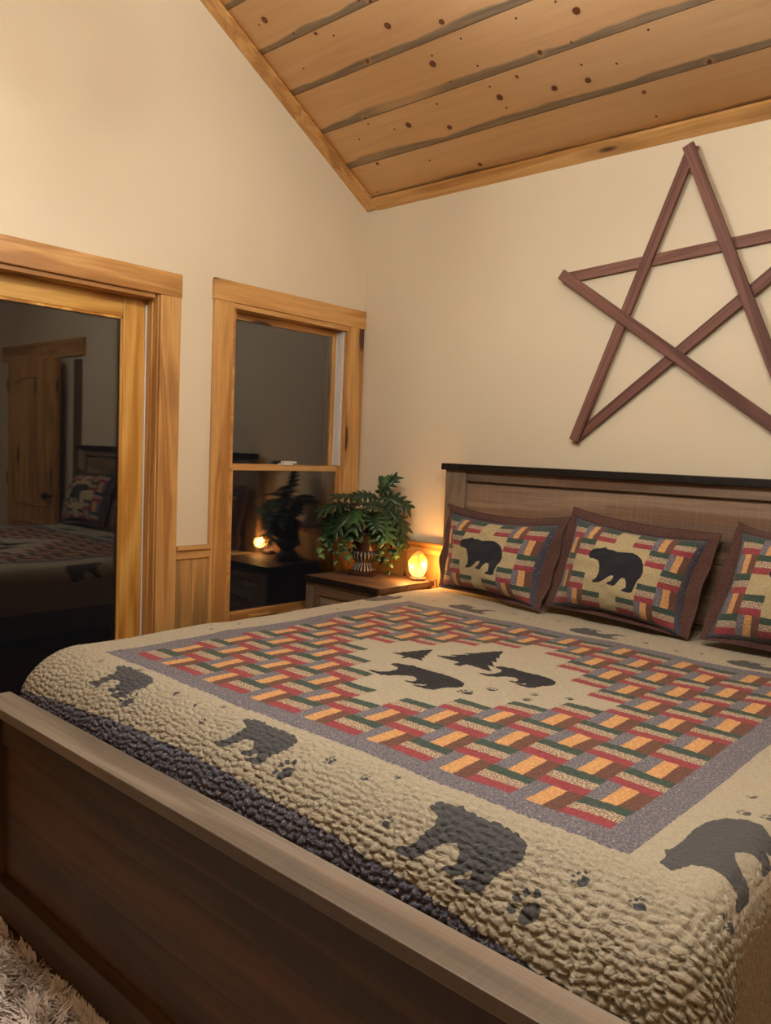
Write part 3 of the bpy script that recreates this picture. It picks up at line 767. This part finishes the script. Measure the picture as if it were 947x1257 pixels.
def leaf_lobed(Lf, W):
    """split leaf in local frame: base at origin, tip along +x, y across, z up; returns verts, quads"""
    vs, qs = [], []
    def strip(p0, p1, w0, wm, n=5, droop=0.):
        b = len(vs); d = np.array(p1)-np.array(p0); l = np.hypot(*d[:2]); t = d/l; nrm = np.array((-t[1], t[0]))
        for i in range(n+1):
            f = i/n; wd = (w0*(1-f) + wm*4*f*(1-f))*.5 + .0004
            p = np.array(p0)+d*f; z = -droop*f*f
            for sg in (-1, 0, 1):
                vs.append((p[0]+nrm[0]*wd*sg, p[1]+nrm[1]*wd*sg, z + (.15*wd if sg else 0)))
        for i in range(n):
            for k in (0, 1): qs.append((b+i*3+k, b+i*3+k+1, b+(i+1)*3+k+1, b+(i+1)*3+k))
    strip((0, 0), (Lf, 0), .012, W*.34, 8)
    for i in range(6):
        f = .06+.76*i/5.; ang = math.radians(112-66*i/5.); l = W*.62*(1-.55*abs(f-.35)**1.1)
        for sg in (-1, 1):
            strip((Lf*f, 0), (Lf*f+math.cos(ang)*l, sg*math.sin(ang)*l), .018, W*.10, 5, .15*l)
    return np.array(vs), np.array(qs)
def leaf_ivy(Lf):
    out = np.array([(0, 0), (-.12, .22), (-.02, .46), (.2, .34), (.42, .52), (.5, .26), (1, 0), (.5, -.26), (.42, -.52), (.2, -.34), (-.02, -.46), (-.12, -.22)])*Lf
    z = np.array([0, .0, -.08, .03, -.1, .03, -.18, .03, -.1, .03, -.08, 0])*Lf
    vs = np.c_[out, z]; cen = np.array([[.3*Lf, 0, .03*Lf]]); vs = np.concatenate([vs, cen])
    n = 12; qs = [(12, (2*i) % n, (2*i+1) % n, (2*i+2) % n) for i in range(6)]
    return vs, np.array(qs)
class LeafMesh:
    def __init__(s): s.v, s.f, s.r, s.n = [], [], [], 0
    def add(s, leaf, pos, dirv, up, roll=0., curl=0.):
        v, q = leaf; d = Vector(dirv).normalized(); u = Vector(up); y = u.cross(d)
        y = y.normalized() if y.length > 1e-4 else Vector((0, 1, 0)); z = d.cross(y)
        rm = Matrix.Rotation(roll, 3, d); y = rm @ y; z = rm @ z
        Lm = max(v[:, 0].max(), 1e-4); vz = v[:, 2] - curl*Lm*(np.clip(v[:, 0]/Lm, 0, None))**2
        w_ = np.array(pos) + v[:, :1]*np.array(d) + v[:, 1:2]*np.array(y) + vz[:, None]*np.array(z)
        w_[:, 2] = np.maximum(w_[:, 2], NZ+.004); w_[:, 0] = np.maximum(w_[:, 0], .03); w_[:, 1] = np.minimum(w_[:, 1], -.045)
        s.v.append(w_); s.f.append(q+s.n); s.r.append(np.full(len(v), random.random())); s.n += len(v)
    def build(s, name, mat, parent):
        o = from_arrays(name, np.concatenate(s.v), np.concatenate(s.f), mat, parent, attrs=dict(leafrand=np.concatenate(s.r)))
        md = o.modifiers.new('thick', 'SOLIDIFY'); md.thickness = .0012
        return o
def bez(p, n=10):
    p = [Vector(x) for x in p]; o = []
    for i in range(n+1):
        t = i/n; o.append((1-t)**2*p[0] + 2*t*(1-t)*p[1] + t*t*p[2])
    return o
cen = Vector((PX, PY, NZ+.22)); big = LeafMesh(); st = MB()
# camera-right / camera-left directions on the nightstand, to place the fronds seen in the photo
RT = Vector((.745, .667, 0)); TW = Vector((.665, -.747, 0)); UPV = Vector((0, 0, 1))
def off(r, t, z): return cen + RT*r + TW*t + UPV*z
fronds = [ # base right/toward/up of the leaf, tip offset, size, roll
    (-.10, .02, .16, (-.16, .08, .0), .17, .2), (-.06, .06, .13, (-.13, .10, -.09), .18, .1), (-.12, -.02, .12, (-.12, .02, -.06), .15, -.2),
    (-.02, .07, .13, (-.05, .12, -.08), .14, 0.), (.07, .06, .12, (.05, .12, -.12), .17, 0.),
    (.10, .02, .16, (.12, .06, -.08), .18, -.2), (.12, .04, .10, (.11, .08, -.13), .17, .1), (.07, -.02, .22, (.06, .02, .10), .13, .3),
    (.05, .0, .20, (-.06, .05, .02), .14, -.2), (.09, .0, .21, (.10, .04, -.02), .16, .2), (-.03, .0, .18, (-.12, .04, .05), .15, .1),
    (.0, .02, .17, (.02, .10, .02), .15, 0.), (-.12, .06, .06, (-.12, .06, -.10), .13, .2), (.13, .0, .06, (.12, .04, -.12), .15, 0.),
    (.04, .07, .12, (.02, .12, -.05), .13, .3), (-.05, -.05, .15, (-.08, -.08, .02), .14, 0.), (.05, -.05, .16, (.08, -.07, .0), .14, 0.),
    (.10, -.04, .14, (.12, -.03, -.06), .15, 0.), (-.01, .05, .14, (-.05, .10, -.02), .15, .4), (-.13, .03, .09, (-.10, .04, -.08), .13, 0.)]
for (r, t, z, tip, Lf, ro) in fronds:
    p = off(r, t, z); d = RT*tip[0] + TW*tip[1] + UPV*tip[2]
    big.add(leaf_lobed(Lf, Lf*.8), p, d, UPV + TW*.5, ro + random.uniform(-.15, .15), .35)
    st.tube(bez((cen + Vector((random.uniform(-.03, .03), random.uniform(-.03, .03), -.02)), cen + (p-cen)*.4 + UPV*.08, p), 8), .003, 6, .002)
# the one upright unfurling shoot
p = off(.085, 0, .24)
for a in (-.5, .1, .7, 1.3): big.add(leaf_lobed(.07, .035), p + UPV*random.uniform(.0, .05), RT*math.sin(a)*.5 + UPV*.9, TW, 0, .3)
st.tube(bez((cen, off(.06, 0, .14), p + UPV*.05), 8), .003, 6, .002)
big.build('lobed_foliage', LEAF, pl); st.build('stems', STEM, pl, smooth=True)
def vine(pts_list, n, size, name):
    iv = LeafMesh(); sm = MB()
    for pts in pts_list:
        pp = bez(pts, 12); sm.tube(pp, .0022, 6, .0014)
        for k in range(n):
            f = (k+.6)/n*12; i = min(11, int(f)); p = pp[i].lerp(pp[i+1], f-i)
            d = Vector((random.uniform(-1, 1), random.uniform(-1, 1), random.uniform(-.7, .25))) + TW*.5
            iv.add(leaf_ivy(size*random.uniform(.75, 1.25)), p + d*.012, d, UPV + TW*.9, random.uniform(-.5, .5), .2)
    iv.build(name, IVY, pl); sm.build(name.replace('leaves', 'vine'), STEM, pl, smooth=True)
vine([(off(-.05, .04, .0), off(-.12, .08, .06), off(-.21, .1, -.13)), (off(-.05, .05, .0), off(-.10, .10, .03), off(-.15, .12, -.14)), (off(-.04, .03, .0), off(-.17, .06, .07), off(-.24, .08, -.08)), (off(-.03, .06, .0), off(-.08, .12, .03), off(-.09, .12, -.10)), (off(-.05, .02, .02), off(-.16, .02, .08), off(-.20, .04, -.04))], 11, .045, 'ivy_leaves')
vine([(off(.05, .04, .0), off(.12, .08, .05), off(.13, .10, -.20)), (off(.05, .03, .0), off(.14, .05, .05), off(.19, .07, -.10)), (off(.04, .05, .0), off(.10, .10, .02), off(.09, .10, -.12)), (off(.04, .02, .0), off(.16, .03, .07), off(.20, .04, -.02))], 11, .045, 'ivy_leaves')

# ------------------------------------------------------------------ salt lamp
LX, LY = .577, -.117
sl = thing('salt_lamp', (LX, LY, NZ), 'small glowing amber salt lamp beside the plant on nightstand', 'lamp')
MB().lathe([(.036, 0), (.042, .003), (.044, .012), (.040, .018)], (LX, LY, NZ), 32).build('base', RUSTIC[0], sl, smooth=False)
bm = bmesh.new(); bmesh.ops.create_icosphere(bm, subdivisions=4, radius=1.)
for v in bm.verts:
    p = v.co.copy(); zz = p.z
    r = .051*(1-.14*max(0, zz)**1.3)*(1-.10*max(0, -zz)**2)
    k = 1 + .10*(math.sin(p.x*4.1+1)*math.sin(p.y*3.7+2)*math.sin(p.z*3.3)) + .05*math.sin(p.x*9+p.z*7)*math.sin(p.y*8)
    v.co = Vector((p.x*r*k, p.y*r*k, zz*.073*(1+.04*math.sin(p.x*5))))
    if v.co.z < -.062: v.co.z = -.062
for v in bm.verts: v.co += Vector((LX-.002, LY, NZ+.018+.062))
m = MB(); m.bm.free(); m.bm = bm
m.build('salt_crystal', SALT, sl, smooth=True)
m = MB().tube([(LX+.04, LY-.006, NZ+.008), (LX+.06, LY-.01, NZ+.010), (LX+.075, LY+.0, NZ+.006), (LX+.085, LY+.02, NZ+.004), (LX+.092, LY+.028, NZ+.012), (LX+.098, LY+.032, NZ+.012), (LX+.105, LY+.04, NZ-.05), (LX+.105, LY+.05, NZ-.3)], .0026, 8)
m.build('power_cord', BLACKP, sl, smooth=True)

# ------------------------------------------------------------------ wall star
star = thing('wall_star', (1.85, -.02, 2.05), 'large rust-red star of five wooden laths hanging above headboard', 'wall decoration')
T = (1.852, 2.660); Lp = (1.308, 2.213); BLp = (1.402, 1.485); BRp = (2.372, 1.455); Rp = (2.408, 2.292)
def lath(a, b, ya, yb, ext=.02):
    a3, b3 = Vector((a[0], ya, a[1])), Vector((b[0], yb, b[1])); d = (b3-a3).normalized(); a3 -= d*ext; b3 += d*ext
    n = Vector((0, -1, 0)); x = d.cross(n).normalized(); n = x.cross(d).normalized(); w_, t_ = .0235, .009
    m = MB(); m.prism([a3 + x*w_ - n*t_, a3 + x*w_ + n*t_, a3 - x*w_ + n*t_, a3 - x*w_ - n*t_], b3-a3, .002)
    loc = wloc(star); mid = (a3+b3)/2
    # local x along the lath so that the grain follows it
    bmesh.ops.recalc_face_normals(m.bm, faces=m.bm.faces)
    M4 = Matrix((d, x, n)).transposed().to_4x4(); M4.translation = mid - loc
    inv = (Matrix.Translation(loc) @ M4).inverted(); m.bm.transform(inv)
    me = bpy.data.meshes.new('lath'); m.bm.to_mesh(me); m.bm.free(); me.materials.append(STARW)
    o = bpy.data.objects.new('lath', me); COL.objects.link(o); o.parent = star; o.matrix_local = M4
lath(BLp, T, -.030, -.030); lath(T, BRp, -.049, -.049); lath(Lp, Rp, -.011, -.011); lath(Lp, BRp, -.049, -.030); lath(BLp, Rp, -.012, -.030)

# ------------------------------------------------------------------ shag rug
rug = thing('shag_rug', (1.5, -2.9, FLOOR), 'fluffy cream shag rug on the floor at the foot of the bed', 'rug')
RUGM = G('cream shag yarn'); _c = RUGM.coord(); RUGM = RUGM.fin(RUGM.mix(RUGM.attr('leafrand'), lin((238, 222, 208)), lin((252, 246, 240))), .9, Sheen_Weight=.3)
rx0, rx1, ry0, ry1 = .45, 2.6, -3.5, -2.3635
MB().box(rx0, rx1, ry0, ry1, FLOOR, FLOOR+.012, .004).build('backing', plain('rug backing', (150, 130, 112), .95, 0, 60, .2, .3), rug)
N = 60000; px = rng.uniform(rx0+.01, rx1-.01, N); py = rng.uniform(ry0+.01, ry1-.002, N)
# more tufts where the rug is close to the bed
ln = rng.uniform(.030, .055, N); az = rng.uniform(0, 2*pi, N); tilt = rng.uniform(.2, 1.1, N)
cl = vnoise(px*14, py*14, 3.)*2*pi*1.3; az = cl + rng.normal(0, .6, N)
dxr, dyr = np.cos(az)*np.sin(tilt), np.sin(az)*np.sin(tilt); dz = np.cos(tilt)
wd = .003; sx, sy = -np.sin(az)*wd, np.cos(az)*wd
z0 = np.full(N, FLOOR+.011)
def P(f, k, dr): # point on fibre
    return np.c_[px+dxr*ln*f*f*1.1+sx*k, py+dyr*ln*f*f*1.1+sy*k, z0+dz*ln*f*(1.15-.35*f)]
pts = np.stack([P(0, -1, 0), P(0, 1, 0), P(.55, 1.1, 0), P(.55, -1.1, 0), P(1, .4, 0), P(1, -.4, 0)], 1)
pts[..., 1] = np.minimum(pts[..., 1], np.where(pts[..., 2] > -.064, -2.364, -2.353)); 
b = np.arange(N)[:, None]*6
F_ = np.concatenate([b+[0, 1, 2, 3], b+[3, 2, 4, 5]])
from_arrays('pile', pts.reshape(-1, 3), F_, RUGM, rug, attrs=dict(leafrand=np.repeat(rng.uniform(0, 1, N)*.5+vnoise(px*9, py*9, 7.)*.5, 6)), smooth=True, kind='stuff')

# ------------------------------------------------------------------ unseen pendants added above the frame as the ceiling light, and the lamps
gs = G('frosted lit globe'); WARM = (1., .95, .87)
gs.fin(lin((250, 235, 205)), .5); gs.put(gs.b.inputs['Emission Color'], (*WARM, 1)); gs.put(gs.b.inputs['Emission Strength'], 195.)
gu = G('lit diffuser of the uplight bowl'); gu.fin(lin((250, 240, 220)), .5); gu.put(gu.b.inputs['Emission Color'], (*WARM, 1)); gu.put(gu.b.inputs['Emission Strength'], 100.)  # extra upward emission, added to brighten the ceiling
def lamp(name, loc, watts, col, r):
    l = bpy.data.lights.new(name, 'POINT'); l.energy = watts; l.color = col; l.shadow_soft_size = r
    o = bpy.data.objects.new(name, l); o.location = loc; COL.objects.link(o); return o
def pendant(CLX, CLY, CLZ, label):
    zc = ceil_z(CLY)
    cl_ = thing('unseen_pendant_light', (CLX, CLY, zc), label, 'ceiling light', 'unseen pendant lights under the vaulted ceiling')
    MB().lathe([(.02, -.06), (.07, -.05), (.075, -.01), (.075, .02)], (CLX, CLY, zc), 32).build('canopy', BRONZE, cl_, smooth=True)
    MB().tube([(CLX, CLY, zc-.04), (CLX, CLY, CLZ+.14)], .01).build('rod', BRONZE, cl_, smooth=True)
    MB().sphere((CLX, CLY, CLZ+.13), .045, 20).build('hub', BRONZE, cl_, smooth=True)
    MB().lathe([(.012, .255), (.08, .262), (.14, .29), (.165, .325), (.16, .328), (.135, .298), (.08, .272), (.012, .266)], (CLX, CLY, CLZ), 40).build('added_uplight_bowl', BRONZE, cl_, smooth=True)  # bowl and glowing disc added only to lift the ceiling boards
    MB().lathe([(.012, .300), (.13, .300), (.13, .303), (.012, .303)], (CLX, CLY, CLZ), 32).build('added_diffuser', gu.m, cl_)
    for k in range(3):
        a = 2*pi*k/3+.4; bx, by = CLX+.17*math.cos(a), CLY+.17*math.sin(a)
        MB().tube(bez(((CLX, CLY, CLZ+.13), (CLX+.1*math.cos(a), CLY+.1*math.sin(a), CLZ+.2), (bx, by, CLZ+.09)), 8), .007).build('arm', BRONZE, cl_, smooth=True)
        MB().lathe([(.012, .098), (.03, .09), (.034, .06), (.03, .045)], (bx, by, CLZ), 24).build('lamp_holder', BRONZE, cl_, smooth=True)
        MB().sphere((bx, by, CLZ), .052, 24).build('globe_bulb', gs.m, cl_, smooth=True)
pendant(1.6, -2.04, 2.62, 'unseen three-globe bronze pendant standing in for the ceiling light, nearer the glass sliding door')
pendant(2.65, -2.05, 2.5, 'unseen three-globe bronze pendant standing in for the ceiling light, farther from the glass sliding door')
lamp('salt_lamp_light', (LX-.01, LY-.085, NZ+.075), 1.9, (1., .50, .14), .03)
lamp('salt_lamp_light', (LX+.065, LY-.0, NZ+.085), 4.2, (1., .45, .11), .02)

# ------------------------------------------------------------------ world, camera, view
W = bpy.data.worlds.new('night'); S.world = W; W.use_nodes = True
W.node_tree.nodes['Background'].inputs[0].default_value = (.003, .003, .0032, 1); W.node_tree.nodes['Background'].inputs[1].default_value = 1.
cam = bpy.data.cameras.new('camera'); co_ = bpy.data.objects.new('camera', cam); COL.objects.link(co_)
R0 = Vector((.74359982, .66736889, .04096422)); R1 = Vector((.08034405, -.02836297, -.99636358)); R2 = Vector((-.66378019, .74418701, -.07470982))
M4 = Matrix((R0, -R1, -R2)).transposed().to_4x4(); M4.translation = (3.19811218, -3.33112499, 1.37708085)
co_.matrix_world = M4
cam.sensor_fit = 'VERTICAL'; cam.sensor_height = 36.; cam.sensor_width = 36*947/1257; cam.lens = 36*975.3463/1257; cam.clip_start = .02
S.camera = co_
S.view_settings.view_transform = 'Standard'; S.view_settings.look = 'None'; S.view_settings.gamma = 1.; S.view_settings.use_curve_mapping = False
S.view_settings.exposure = .16
